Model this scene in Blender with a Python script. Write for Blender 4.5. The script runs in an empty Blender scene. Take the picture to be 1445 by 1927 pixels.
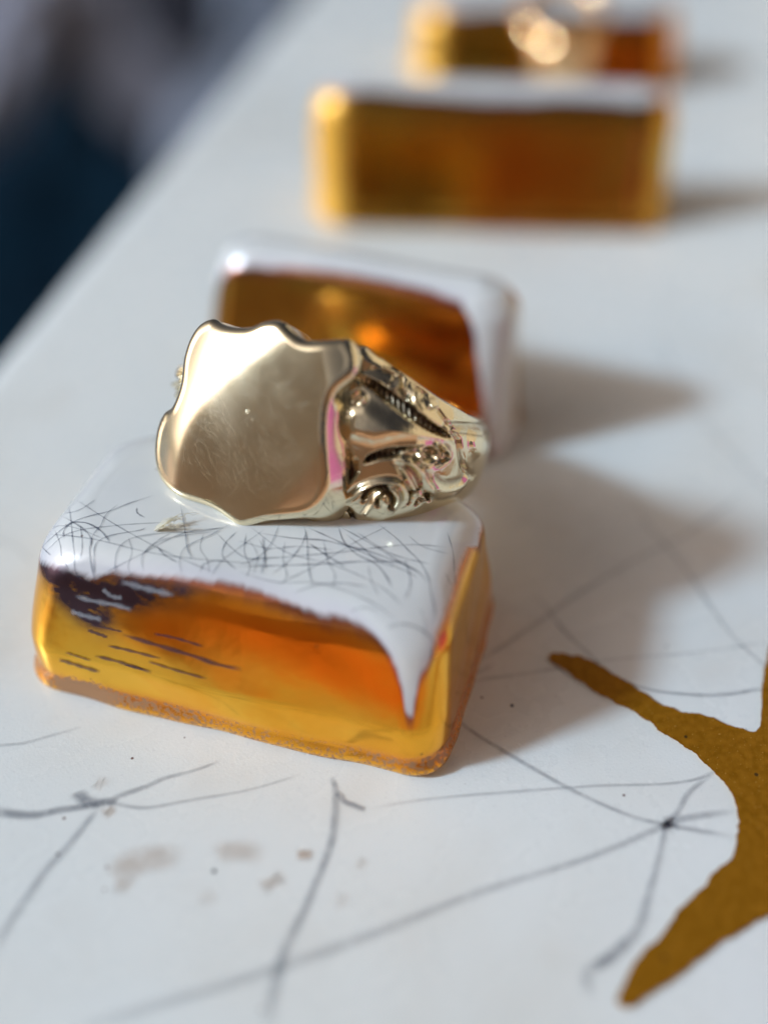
import bpy, bmesh, math, random
import numpy as np
from mathutils import Vector, Matrix
from mathutils.bvhtree import BVHTree
R = math.radians
random.seed(7); rng = np.random.default_rng(7)
# units: 1 = one centimetre
# ------------------------------------------------------------------ camera
PITCH, H = 43.0, 5.2
F = 963.5 / math.tan(R(25))
scn = bpy.context.scene
cam_d = bpy.data.cameras.new('camera'); cam = bpy.data.objects.new('camera', cam_d)
scn.collection.objects.link(cam); scn.camera = cam
cam.location = (0, 0, H); cam.rotation_euler = (R(90 - PITCH), 0, 0)
cam_d.sensor_fit = 'VERTICAL'; cam_d.sensor_height = 24; cam_d.sensor_width = 18
cam_d.lens = 12 / math.tan(R(25)); cam_d.clip_start = 0.05; cam_d.clip_end = 5000
cam_d.dof.use_dof = True; cam_d.dof.focus_distance = 6.15
cam_d.dof.aperture_fstop = cam_d.lens * 1e-3 / 0.49
# ------------------------------------------------------------------ light
SUN_TO = Vector((-0.80, -0.16, 0.0)).normalized()          # horizontal direction towards the sun
SUN_EL = R(34)
w = bpy.data.worlds.new("World"); scn.world = w; w.use_nodes = True
nt = w.node_tree; nt.nodes.clear()
sky = nt.nodes.new('ShaderNodeTexSky'); sky.sky_type = 'NISHITA'; sky.sun_disc = False
sky.sun_elevation = SUN_EL; sky.sun_rotation = math.atan2(SUN_TO.x, SUN_TO.y)
sky.air_density = 0.1; sky.dust_density = 6.0; sky.ozone_density = 0.0; sky.altitude = 100
bg = nt.nodes.new('ShaderNodeBackground'); bg.inputs[1].default_value = 0.094
wo = nt.nodes.new('ShaderNodeOutputWorld')
nt.links.new(sky.outputs[0], bg.inputs[0]); nt.links.new(bg.outputs[0], wo.inputs[0])
sd = bpy.data.lights.new('sun', 'SUN'); sd.energy = 3.3; sd.angle = R(7.0); sd.color = (0.56, 0.79, 1.0)
sun = bpy.data.objects.new('sun', sd); scn.collection.objects.link(sun)
sdir = Vector((SUN_TO.x * math.cos(SUN_EL), SUN_TO.y * math.cos(SUN_EL), math.sin(SUN_EL)))
sun.rotation_euler = sdir.to_track_quat('Z', 'Y').to_euler(); sun.location = sdir * 60
scn.view_settings.view_transform = 'Standard'; scn.view_settings.look = 'None'
scn.view_settings.exposure = 0.0; scn.view_settings.gamma = 1.0
scn.cycles.max_bounces = 10; scn.cycles.glossy_bounces = 6; scn.cycles.sample_clamp_indirect = 8
scn.cycles.use_denoising = True

# ------------------------------------------------------------------ helpers
C = scn.collection
def ray(px, py):
    p = R(PITCH); x = (px - 722.5) / F; y = (963.5 - py) / F
    return np.array([x, math.cos(p) + y * math.sin(p), -math.sin(p) + y * math.cos(p)])
CAM = np.array([0, 0, H])
def at(px, py, z=0.0):
    d = ray(px, py); return CAM + (z - H) / d[2] * d
def tag(o, label=None, cat=None, group=None, kind=None):
    if label: o['label'] = label
    if cat: o['category'] = cat
    if group: o['group'] = group
    if kind: o['kind'] = kind
    return o
def empty(name, loc=(0, 0, 0)):
    o = bpy.data.objects.new(name, None); C.objects.link(o); o.location = loc; o.empty_display_size = 0.2
    return o
def mesh_obj(name, verts, faces, mat, parent=None, smooth=True, attrs=None, normals=None):
    """verts in world coordinates; parented objects are given local coordinates"""
    v = np.asarray(verts, float)
    if parent is not None: v = v - np.array(parent.location)
    me = bpy.data.meshes.new(name); me.from_pydata(v.tolist(), [], [tuple(int(i) for i in f) for f in faces])
    if attrs:
        for k, a in attrs.items():
            at_ = me.attributes.new(k, 'FLOAT', 'POINT'); at_.data.foreach_set('value', np.asarray(a, np.float32))
    if smooth: me.polygons.foreach_set('use_smooth', [True] * len(me.polygons))
    me.update()
    if normals is not None: me.normals_split_custom_set_from_vertices(np.asarray(normals).tolist())
    me.materials.append(mat)
    o = bpy.data.objects.new(name, me); C.objects.link(o); o.parent = parent
    return o
def vnormals(verts, faces):
    me = bpy.data.meshes.new('tmp'); me.from_pydata(np.asarray(verts).tolist(), [], [tuple(int(i) for i in f) for f in faces])
    n = np.empty(len(me.vertices) * 3, np.float32); me.vertex_normals.foreach_get('vector', n); bpy.data.meshes.remove(me)
    return n.reshape(-1, 3)
def split_parts(names, verts, faces, which, mat, parent, attrs):
    """one smooth surface cut into several part meshes which keep the normals of the whole"""
    verts = np.asarray(verts); faces = np.asarray(faces); nr = vnormals(verts, faces); out = []
    for k, nm in enumerate(names):
        fs = faces[which == k]; idx = np.unique(fs); remap = -np.ones(len(verts), int); remap[idx] = np.arange(len(idx))
        out.append(mesh_obj(nm, verts[idx], remap[fs], mat[k] if isinstance(mat, list) else mat, parent,
                            attrs={a: b[idx] for a, b in attrs.items()}, normals=nr[idx]))
    return out
def grid_faces(nr, nc, wrap=True):
    i, j = np.meshgrid(np.arange(nr - 1), np.arange(nc if wrap else nc - 1), indexing='ij')
    j2 = (j + 1) % nc
    return np.stack([i * nc + j, i * nc + j2, (i + 1) * nc + j2, (i + 1) * nc + j], -1).reshape(-1, 4)
def catmull(pts, n):
    p = np.asarray(pts, float); p = np.vstack([2 * p[0] - p[1], p, 2 * p[-1] - p[-2]]); out = []
    for i in range(1, len(p) - 2):
        t = np.linspace(0, 1, n, endpoint=False)[:, None]
        out.append(.5 * ((2 * p[i]) + (-p[i-1] + p[i+1]) * t + (2*p[i-1] - 5*p[i] + 4*p[i+1] - p[i+2]) * t**2 + (-p[i-1] + 3*p[i] - 3*p[i+1] + p[i+2]) * t**3))
    out.append(p[-2][None]); return np.vstack(out)
def catmull_closed(pts, n):
    p = np.asarray(pts, float); m = len(p); out = []
    for i in range(m):
        a, b, c, d = p[i-1], p[i], p[(i+1) % m], p[(i+2) % m]; t = np.linspace(0, 1, n, endpoint=False)[:, None]
        out.append(.5 * (2*b + (c-a)*t + (2*a-5*b+4*c-d)*t**2 + (-a+3*b-3*c+d)*t**3))
    return np.vstack(out)
def fbm(x, y, seed=0, s=1.0):
    r = np.random.default_rng(seed); o = 0
    for k in range(7):
        a = r.uniform(0, 6.28); f = s * (1.0 + 0.8 * k); o = o + np.sin(x * f * math.cos(a) + y * f * math.sin(a) + r.uniform(0, 6.28)) / (1 + .7 * k)
    return o / 2.5

# ------------------------------------------------------------------ materials
class NT:
    def __init__(s, name):
        s.m = bpy.data.materials.new(name); s.m.use_nodes = True; s.t = s.m.node_tree; s.t.nodes.clear()
        s.out = s.n('OutputMaterial')
    def n(s, typ, **kw):
        o = s.t.nodes.new('ShaderNode' + typ)
        for k, v in kw.items():
            if k.startswith('i_'): 
                key = k[2:]; key = int(key) if key.isdigit() else key.replace('_', ' ')
                s.set(o.inputs[key], v)
            else: setattr(o, k, v)
        return o
    def set(s, inp, v):
        if hasattr(v, 'is_output') or isinstance(v, bpy.types.NodeSocket): s.t.links.new(v, inp)
        else: inp.default_value = v
    def coord(s): return s.n('TexCoord').outputs['Object']
    def noise(s, scale, detail=4, rough=.5, vec=None, dist=0):
        o = s.n('TexNoise', i_Scale=scale, i_Detail=detail, i_Roughness=rough, i_Distortion=dist); s.set(o.inputs['Vector'], vec if vec is not None else s.coord()); return o.outputs[0]
    def ramp(s, v, a, b, c=0.0, d=1.0, smooth=True):
        o = s.n('MapRange'); o.interpolation_type = 'SMOOTHSTEP' if smooth else 'LINEAR'
        s.set(o.inputs[0], v); o.inputs[1].default_value = a; o.inputs[2].default_value = b; o.inputs[3].default_value = c; o.inputs[4].default_value = d; return o.outputs[0]
    def math(s, op, a, b=0.0, c=None):
        o = s.n('Math', operation=op); s.set(o.inputs[0], a); s.set(o.inputs[1], b)
        if c is not None: s.set(o.inputs[2], c)
        return o.outputs[0]
    def mix(s, f, a, b):
        o = s.n('Mix', data_type='RGBA'); s.set(o.inputs[0], f); s.set(o.inputs[6], a); s.set(o.inputs[7], b); return o.outputs[2]
    def fmix(s, f, a, b):
        o = s.n('Mix', data_type='FLOAT'); s.set(o.inputs[0], f); s.set(o.inputs[2], a); s.set(o.inputs[3], b); return o.outputs[0]
    def scale(s, x, y, z):
        o = s.n('Mapping'); s.set(o.inputs[0], s.coord()); o.inputs['Scale'].default_value = (x, y, z); return o.outputs[0]
    def attr(s, name): return s.n('Attribute', attribute_name=name).outputs['Fac']
    def bump(s, h, strength, dist):
        return s.n('Bump', i_Height=h, i_Strength=strength, i_Distance=dist).outputs[0]
    def done(s, sh): s.t.links.new(sh, s.out.inputs[0]); return s.m
def rgb(r, g, b): return (r, g, b, 1)
def spots(t, scale, radius, keep, vec=None):
    """sparse small round specks: 1 inside"""
    v = t.n('TexVoronoi', feature='F1'); v.inputs['Scale'].default_value = scale; t.set(v.inputs['Vector'], vec if vec is not None else t.coord())
    near = t.ramp(v.outputs['Distance'], radius * .6, radius, 1, 0)
    sel = t.n('SeparateColor'); t.set(sel.inputs[0], v.outputs['Color'])
    return t.math('MULTIPLY', near, t.ramp(sel.outputs[0], keep, keep + .001, 1, 0))

def mat_tray():
    t = NT('tray_glaze')
    big = t.noise(.35, 3); mid = t.noise(2.2, 4)
    col = t.mix(t.ramp(big, .35, .65), rgb(.67, .695, .69), rgb(.72, .73, .71))
    col = t.mix(t.math('MULTIPLY', t.ramp(t.noise(.55, 3, .55), .48, .72), .34), col, rgb(.60, .565, .50))
    col = t.mix(t.math('MULTIPLY', t.ramp(mid, .52, .75), .20), col, rgb(.60, .58, .54))
    col = t.mix(t.math('MULTIPLY', t.ramp(t.noise(42, 2, .7), .60, .72), .18), col, rgb(.42, .42, .44))
    sp = spots(t, 7.0, .075, .16); col = t.mix(sp, col, rgb(.16, .10, .09))
    sp2 = spots(t, 3.1, .05, .35); col = t.mix(sp2, col, rgb(.05, .05, .06))
    h = t.math('ADD', t.noise(60, 2, .6), t.math('MULTIPLY', t.noise(1.4, 2), 3.0))
    p = t.n('BsdfPrincipled', i_Base_Color=col, i_Roughness=t.ramp(mid, .3, .7, .20, .34))
    p.inputs['Specular IOR Level'].default_value = .5
    t.set(p.inputs['Normal'], t.bump(h, .35, .004)); return t.done(p.outputs[0])
def mat_block(name, tone=1.0):
    """glaze above, metallic lustre below, one surface; 'glaze' is the signed distance to the glaze line in cm"""
    t = NT(name)
    g = t.attr('glaze'); st = t.attr('stain')
    n1 = t.noise(6, 5, .6); n2 = t.noise(26, 4, .6)
    d = t.math('ADD', g, t.math('ADD', t.math('MULTIPLY', t.math('SUBTRACT', n1, .5), .05), t.math('MULTIPLY', t.math('SUBTRACT', n2, .5), .018)))
    white = t.ramp(d, -.022, .035)
    # glaze
    wcol = t.mix(t.ramp(t.noise(1.6, 3), .35, .7), rgb(.61, .61, .60), rgb(.67, .66, .63))
    wcol = t.mix(t.math('MULTIPLY', t.ramp(d, .0, .16, 1, 0), .45), wcol, rgb(.50, .47, .55))
    wcol = t.mix(spots(t, 9, .09, .18), wcol, rgb(.30, .25, .22))
    gl = t.n('BsdfPrincipled', i_Base_Color=wcol, i_Roughness=.22); gl.inputs['Coat Weight'].default_value = .6; gl.inputs['Coat Roughness'].default_value = .05
    # lustre
    cloud = t.noise(1.3, 4, .6, t.scale(1, 1, 1.6), .6)
    lc = t.mix(t.ramp(cloud, .35, .65), rgb(1.0 * tone, .54 * tone ** .7, .060), rgb(.96 * tone, .44 * tone, .035))
    lc = t.mix(t.attr('pale'), lc, rgb(1.0, .52, .07))  # brightness of the sunlit left ends, put into the lustre colour
    lc = t.mix(t.attr('copper_and_refl'), lc, rgb(1.0 * tone, .27 * tone, .014))  # orange of reflections tinted into the lustre, also the rusty foot band
    edge = t.math('MULTIPLY', t.ramp(d, -.10, -.01), .75)
    lc = t.mix(edge, lc, rgb(.30, .09, .10))
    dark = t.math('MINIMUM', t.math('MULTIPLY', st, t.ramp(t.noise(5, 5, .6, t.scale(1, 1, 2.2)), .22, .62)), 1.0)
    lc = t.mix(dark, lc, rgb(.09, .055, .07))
    grit = t.attr('grit')
    gn = t.ramp(t.math('ADD', t.noise(38, 3, .7), t.math('MULTIPLY', grit, .35)), .62, .80)
    gr = t.math('MULTIPLY', gn, t.ramp(grit, .05, .5))
    lc = t.mix(gr, lc, rgb(.45, .24, .12))
    pits = spots(t, 9, .09, .10); lc = t.mix(pits, lc, rgb(.12, .06, .04))
    lit_end = t.attr('pale')
    rough = t.fmix(t.math('MULTIPLY', lit_end, .8), t.fmix(gr, t.fmix(dark, t.ramp(t.noise(5, 3), .3, .7, .12, .20), .3), .55), .42)
    me = t.n('BsdfPrincipled', i_Base_Color=lc, i_Roughness=rough, i_Metallic=t.fmix(lit_end, t.fmix(gr, .96, .5), .30))
    hb = t.math('ADD', t.math('MULTIPLY', t.noise(3.0, 3), 1.0), t.math('ADD', t.math('MULTIPLY', t.noise(45, 2, .6), t.fmix(grit, .012, .16)), t.math('MULTIPLY', t.noise(12, 3, .5, t.scale(.25, .25, 1.6)), .015)))
    nb = t.bump(hb, .16, .03); t.set(me.inputs['Normal'], nb)
    t.set(gl.inputs['Normal'], t.bump(t.math('ADD', t.noise(2.5, 2), t.math('MULTIPLY', t.noise(50, 2), .03)), .25, .02))
    mx = t.n('MixShader'); t.set(mx.inputs[0], white); t.set(mx.inputs[1], me.outputs[0]); t.set(mx.inputs[2], gl.outputs[0])
    return t.done(mx.outputs[0])
def mat_ink(name, col, metal=False, lo=.55):
    t = NT(name)
    a = t.math('MULTIPLY', t.attr('ink'), t.ramp(t.noise(14, 3, .6), .25, .62, lo, 1.0))
    b = t.n('BsdfPrincipled', i_Base_Color=col, i_Roughness=.35, i_Metallic=1.0 if metal else 0.0)
    tr = t.n('BsdfTransparent'); mx = t.n('MixShader'); t.set(mx.inputs[0], a); t.set(mx.inputs[1], tr.outputs[0]); t.set(mx.inputs[2], b.outputs[0])
    return t.done(mx.outputs[0])
def mat_motif():
    t = NT('gold_paint')
    n = t.noise(22, 4, .65); f = t.noise(70, 2, .6)
    col = t.mix(t.ramp(n, .3, .75), rgb(.36, .145, .003), rgb(.42, .18, .006))
    col = t.mix(t.ramp(f, .66, .72), col, rgb(.75, .45, .10))
    col = t.mix(spots(t, 6, .10, .3), col, rgb(.10, .05, .01))
    p = t.n('BsdfPrincipled', i_Base_Color=col, i_Roughness=t.ramp(n, .3, .7, .32, .55), i_Metallic=.55)
    t.set(p.inputs['Normal'], t.bump(t.math('ADD', f, n), .22, .006)); return t.done(p.outputs[0])
def mat_ring(name, rough, face=False, base=rgb(.88, .78, .54)):
    t = NT(name)
    if face:
        c1 = t.scale(1, 1, 1)
        def scr(rot, sc, lo_):
            m_ = t.n('Mapping'); t.set(m_.inputs[0], t.coord()); m_.inputs['Rotation'].default_value = rot; m_.inputs['Scale'].default_value = (80, 1.3, 80)
            return t.ramp(t.noise(sc, 2, .5, m_.outputs[0]), lo_, lo_ + .05)
        s1 = t.math('ADD', scr((.3, .2, .5), 1.3, .60), scr((1.1, .5, -.4), 1.6, .61)); s2 = scr((.7, -.9, 1.2), 1.1, .62)
        sm = t.noise(1.8, 4, .6)
        dust = spots(t, 22, .08, .07)
        col = t.mix(t.math('MULTIPLY', dust, .55), base, rgb(.95, .9, .8))
        col = t.mix(t.math('MULTIPLY', t.ramp(sm, .5, .75), .25), col, rgb(.75, .62, .50))
        rg = t.math('ADD', t.ramp(sm, .3, .7, rough * .8, rough * 1.5), t.math('MULTIPLY', s2, .03))
        h = t.math('ADD', t.noise(3.5, 3), t.math('MULTIPLY', t.noise(90, 2), .04))
        p = t.n('BsdfPrincipled', i_Base_Color=col, i_Roughness=rg, i_Metallic=t.math('SUBTRACT', 1.0, t.math('MULTIPLY', dust, .5)))
        t.set(p.inputs['Normal'], t.bump(h, .12, .003))
    else:
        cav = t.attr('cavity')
        recess_dark = t.math('MULTIPLY', cav, t.ramp(t.noise(18, 3), .2, .6, .6, 1.0))
        col = t.mix(recess_dark, base, rgb(.06, .03, .02))  # recesses painted near black
        rg = t.fmix(recess_dark, t.ramp(t.noise(9, 3), .3, .7, rough, rough * 1.6), .35)
        h = t.math('ADD', t.noise(16, 4, .55), t.math('MULTIPLY', t.noise(70, 2), .15))
        p = t.n('BsdfPrincipled', i_Base_Color=col, i_Roughness=rg, i_Metallic=1.0)
        t.set(p.inputs['Normal'], t.bump(h, .22, .006))
    return t.done(p.outputs[0])
def mat_plain(name, a, b, scale=.2, rough=.8, bump=0):
    t = NT(name); n = t.noise(scale, 5, .6)
    p = t.n('BsdfPrincipled', i_Base_Color=t.mix(t.ramp(n, .35, .65), rgb(*a), rgb(*b)), i_Roughness=rough)
    if bump: t.set(p.inputs['Normal'], t.bump(t.noise(scale * 8, 4), .6, bump)); p.inputs['Specular IOR Level'].default_value = .08
    return t.done(p.outputs[0])

# ------------------------------------------------------------------ surroundings
def sheet(name, pts, mat, kind='structure'):
    o = mesh_obj(name, pts, [tuple(range(len(pts)))], mat, smooth=False); tag(o, kind=kind); return o
GZ = -35.0
sheet('ground', [(-900, -900, GZ), (900, -900, GZ), (900, 900, GZ), (-900, 900, GZ)], mat_plain('paving', (.10, .09, .105), (.15, .135, .15), .05, .8))
def slab(name, pts, z0, z1, mat):
    n = len(pts); p = np.array(pts, float); cx = p.mean(0); sm = catmull_closed(p, 6); n = len(sm)
    rows = [(0, z0), (0, z0 + .75 * (z1 - z0)), (.02, z0 + .93 * (z1 - z0)), (.06, z1), (.5, z1 + .3), (.97, z1 + .5)]
    V = []
    for k, z in rows: V += [(*(q + (cx - q) * k), z + .4 * math.sin(q[0] * .7 + q[1] * .3)) for q in sm]
    f = grid_faces(len(rows), n).tolist(); f.append(list(range((len(rows) - 1) * n, len(rows) * n)))
    return mesh_obj(name, V, f, mat)
def gpoly(px, z): return [at(x, y, z)[:2] for x, y in px]
# ------------------------------------------------------------------ tray
M_tray = mat_tray(); M_block = mat_block('glaze_and_lustre'); M_block2 = mat_block('glaze_and_brown_lustre', .62); M_block3 = mat_block('glaze_and_rust_lustre', .50)
e1, e3 = at(-15, 650), at(545, 0)
ed = (e3 - e1) / np.linalg.norm(e3 - e1)
def edge_at_y(y): return e1[0] + (y - e1[1]) / ed[1] * ed[0]
tray = empty('ceramic_tray', (0, 0, -.9)); tag(tray, 'wide white glazed ceramic tray with dark crackle lines, under all the blocks', 'tray')
bm = bmesh.new()
TF, TB, TRX = 1.15, 46.0, 26.0
fp = [(edge_at_y(TF), TF), (TRX, TF), (TRX, TB), (edge_at_y(TB), TB)]
lo = [bm.verts.new((x, y, -.9)) for x, y in fp]; hi = [bm.verts.new((x, y, 0)) for x, y in fp]
bm.faces.new(lo[::-1]); bm.faces.new(hi)
for i in range(4): bm.faces.new((lo[i], lo[(i+1) % 4], hi[(i+1) % 4], hi[i]))
ve = [e for e in bm.edges if abs(e.verts[0].co.z - e.verts[1].co.z) > .1]
bmesh.ops.bevel(bm, geom=ve, offset=.8, segments=8, affect='EDGES', profile=.5)
te = [e for e in bm.edges if e.verts[0].co.z > -.01 and e.verts[1].co.z > -.01 and len(e.link_faces) == 2 and any(abs(f.normal.z) < .5 for f in e.link_faces)]
bmesh.ops.bevel(bm, geom=te, offset=.35, segments=7, affect='EDGES', profile=.5)
bmesh.ops.recalc_face_normals(bm, faces=bm.faces)
me = bpy.data.meshes.new('slab'); 
for v in bm.verts: v.co.z += .9
bm.to_mesh(me); bm.free(); me.materials.append(M_tray)
o = bpy.data.objects.new('slab', me); C.objects.link(o); o.parent = tray

INK = mat_ink('crackle_ink', rgb(.06, .075, .12)); INK2 = mat_ink('brown_stain', rgb(.44, .29, .19))
rib_count = [0]
def ribbon(name, pts3, nrm3, wid, alpha, mat, parent, lift=None):
    """thin strip of ink lying on a surface; pts3 (n,3), nrm3 (n,3), wid and alpha (n)"""
    rib_count[0] += 1
    lift = lift if lift is not None else .0015 + .0004 * (rib_count[0] % 14)
    p = np.asarray(pts3); nn = np.asarray(nrm3); tg = np.gradient(p, axis=0); sd_ = np.cross(nn, tg); sd_ /= np.linalg.norm(sd_, axis=1)[:, None] + 1e-9
    wid = np.asarray(wid)[:, None]; p = p + nn * lift
    V = np.vstack([p - sd_ * wid, p - sd_ * wid * .25, p + sd_ * wid * .25, p + sd_ * wid]); n = len(p)
    a = np.concatenate([0 * alpha, alpha, alpha, 0 * alpha])
    f = [(r * n + i, r * n + i + 1, (r + 1) * n + i + 1, (r + 1) * n + i) for r in range(3) for i in range(n - 1)]
    return mesh_obj(name, V, f, mat, parent, attrs={'ink': a})
def tray_line(px, w0=.016, w1=None, a0=.8, a1=None, mat=INK, name='crackle_line'):
    g = np.array([at(x, y) for x, y in px]); c = catmull(g, 10); n = len(c); u = np.linspace(0, 1, n)
    w1 = w0 if w1 is None else w1; a1 = a0 if a1 is None else a1
    jit = 1 + .15 * np.sin(np.cumsum(rng.uniform(0, .25, n)))
    c[:, :2] += .004 * np.stack([np.sin(u * 17 + rng.uniform(0, 6)), np.cos(u * 13 + rng.uniform(0, 6))], 1)
    al = (a0 + (a1 - a0) * u) * np.clip(np.minimum(u, 1 - u) * (12 if name != 'stain' else 3.5), .0, 1) * (.46 if name != 'stain' else 1.0)
    return ribbon(name, c, np.tile([0, 0, 1.], (n, 1)), (w0 + (w1 - w0) * u) * jit * (1.12 if name != 'stain' else 1), al, mat, tray)
L = tray_line
L([(-80,1520),(0,1530),(60,1533),(120,1525),(200,1510)], .030, .030, .85)
L([(200,1510),(260,1485),(330,1460),(420,1432)], .022, .012, .75, .5)
L([(146,1488),(156,1503),(185,1511),(222,1508)], .040, .030, .9)
L([(200,1511),(260,1520),(330,1512),(450,1490),(570,1458)], .014, .011, .55, .4)
L([(190,1520),(120,1600),(50,1690),(-10,1790)], .024, .028, .55)
L([(622,1460),(632,1495),(630,1540),(615,1610),(580,1700),(530,1800),(505,1940)], .020, .035, .7, .7)
L([(632,1490),(655,1512),(688,1524)], .022, .018, .8)
L([(688,1524),(850,1500),(1100,1480),(1230,1478),(1300,1468),(1345,1452)], .010, .014, .35, .6)
L([(845,1345),(900,1385),(1000,1445),(1100,1500),(1180,1535),(1255,1552),(1395,1580)], .015, .020, .6)
L([(1395,1525),(1300,1540),(1255,1552),(1100,1615),(900,1680),(700,1760),(500,1830),(300,1890),(120,1940)], .022, .035, .6, .35)
L([(1345,1452),(1295,1490),(1275,1530),(1255,1552),(1240,1600),(1220,1680),(1200,1750),(1150,1800),(1105,1830),(1110,1880)], .014, .036, .6, .6)
L([(1250,1549),(1260,1556)], .05, .05, .7)
L([(1180,1770),(1150,1800),(1120,1822)], .03, .03, .5)
L([(1010,1120),(1065,1190),(1100,1225),(1140,1260),(1200,1292),(1280,1305),(1360,1308),(1460,1293)], .014, .015, .55, .75)
L([(880,1255),(1000,1180),(1100,1110),(1200,1050),(1300,1000),(1400,930)], .016, .018, .5)
L([(1190,930),(1220,990),(1300,1085),(1370,1190),(1460,1270)], .016, .018, .45)
L([(865,1287),(1000,1265),(1130,1245),(1300,1228),(1460,1208)], .012, .012, .4)
L([(845,1340),(870,1285),(930,1250)], .012, .012, .5)
L([(-40,1410),(60,1395),(155,1368)], .013, .010, .5, .3)
L([(1230,620),(1300,760),(1420,900),(1500,960)], .02, .02, .3)
L([(-30,1010),(30,1030),(60,1060)], .012, .012, .3)
for pts, wd, al in [([(215,1660),(240,1632),(290,1615),(350,1618)], .09, .30), ([(210,1665),(250,1672)], .05, .22), ([(400,1610),(440,1602),(500,1612)], .07, .26), ([(505,1650),(520,1672)], .07, .26),
                    ([(370,1695),(410,1683)], .05, .12), ([(555,1608),(590,1612)], .035, .55), ([(630,1690),(655,1700)], .05, .10), ([(200,1520),(215,1535)], .04, .4), ([(670,1620),(690,1630)], .04, .12), ([(180,1470),(200,1480)], .05, .15)]:
    L(pts, wd, wd, al, al, INK2, 'stain')
# gold painted motif (a bird-like swoosh), slightly raised paint with a ragged rim
mp = [(1034,1240),(1060,1237),(1105,1245),(1150,1272),(1205,1305),(1245,1330),(1290,1345),(1325,1350),(1370,1368),(1405,1380),(1421,1382),(1432,1365),(1437,1330),(1436,1290),(1440,1245),(1470,1190),(1560,1150),
      (1640,1250),(1600,1500),(1520,1640),(1440,1720),(1340,1780),(1270,1835),(1190,1892),(1165,1895),(1160,1880),(1200,1815),(1245,1765),(1290,1705),(1330,1660),(1368,1630),(1385,1600),(1390,1570),(1388,1530),(1378,1495),
      (1345,1455),(1300,1415),(1265,1390),(1220,1358),(1180,1332),(1130,1305),(1085,1275)]
g = np.array([at(x, y) for x, y in mp]); g = catmull_closed(g, 14); n = len(g)
tg = np.roll(g, -1, 0) - np.roll(g, 1, 0); nn = np.stack([tg[:, 1], -tg[:, 0], 0 * tg[:, 0]], 1); nn /= np.linalg.norm(nn, axis=1)[:, None] + 1e-9
s = np.arange(n) * .05
g = g + nn * (.012 * fbm(g[:, 0] * 9, g[:, 1] * 9, 3)[:, None] + .010 * fbm(g[:, 0] * 45, g[:, 1] * 45, 4)[:, None])
bm = bmesh.new(); lo = [bm.verts.new((*q[:2], .0)) for q in g]; hi = [bm.verts.new((*(q - m * .010)[:2], .014)) for q, m in zip(g, nn * (1 if np.cross(g[1][:2]-g[0][:2], g[2][:2]-g[1][:2]) is not None else 1))]
es = [bm.edges.new((hi[i], hi[(i+1) % n])) for i in range(n)]
bmesh.ops.triangle_fill(bm, edges=es, use_beauty=True)
for i in range(n): bm.faces.new((lo[i], lo[(i+1) % n], hi[(i+1) % n], hi[i]))
bmesh.ops.recalc_face_normals(bm, faces=bm.faces)
me = bpy.data.meshes.new('gold_motif'); bmesh.ops.translate(bm, verts=bm.verts, vec=(0, 0, .9)); bm.to_mesh(me); bm.free(); me.materials.append(mat_motif())
o = bpy.data.objects.new('gold_motif', me); C.objects.link(o); o.parent = tray; tag(o, 'flat ochre gold painted branching shape at the right edge')

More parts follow.
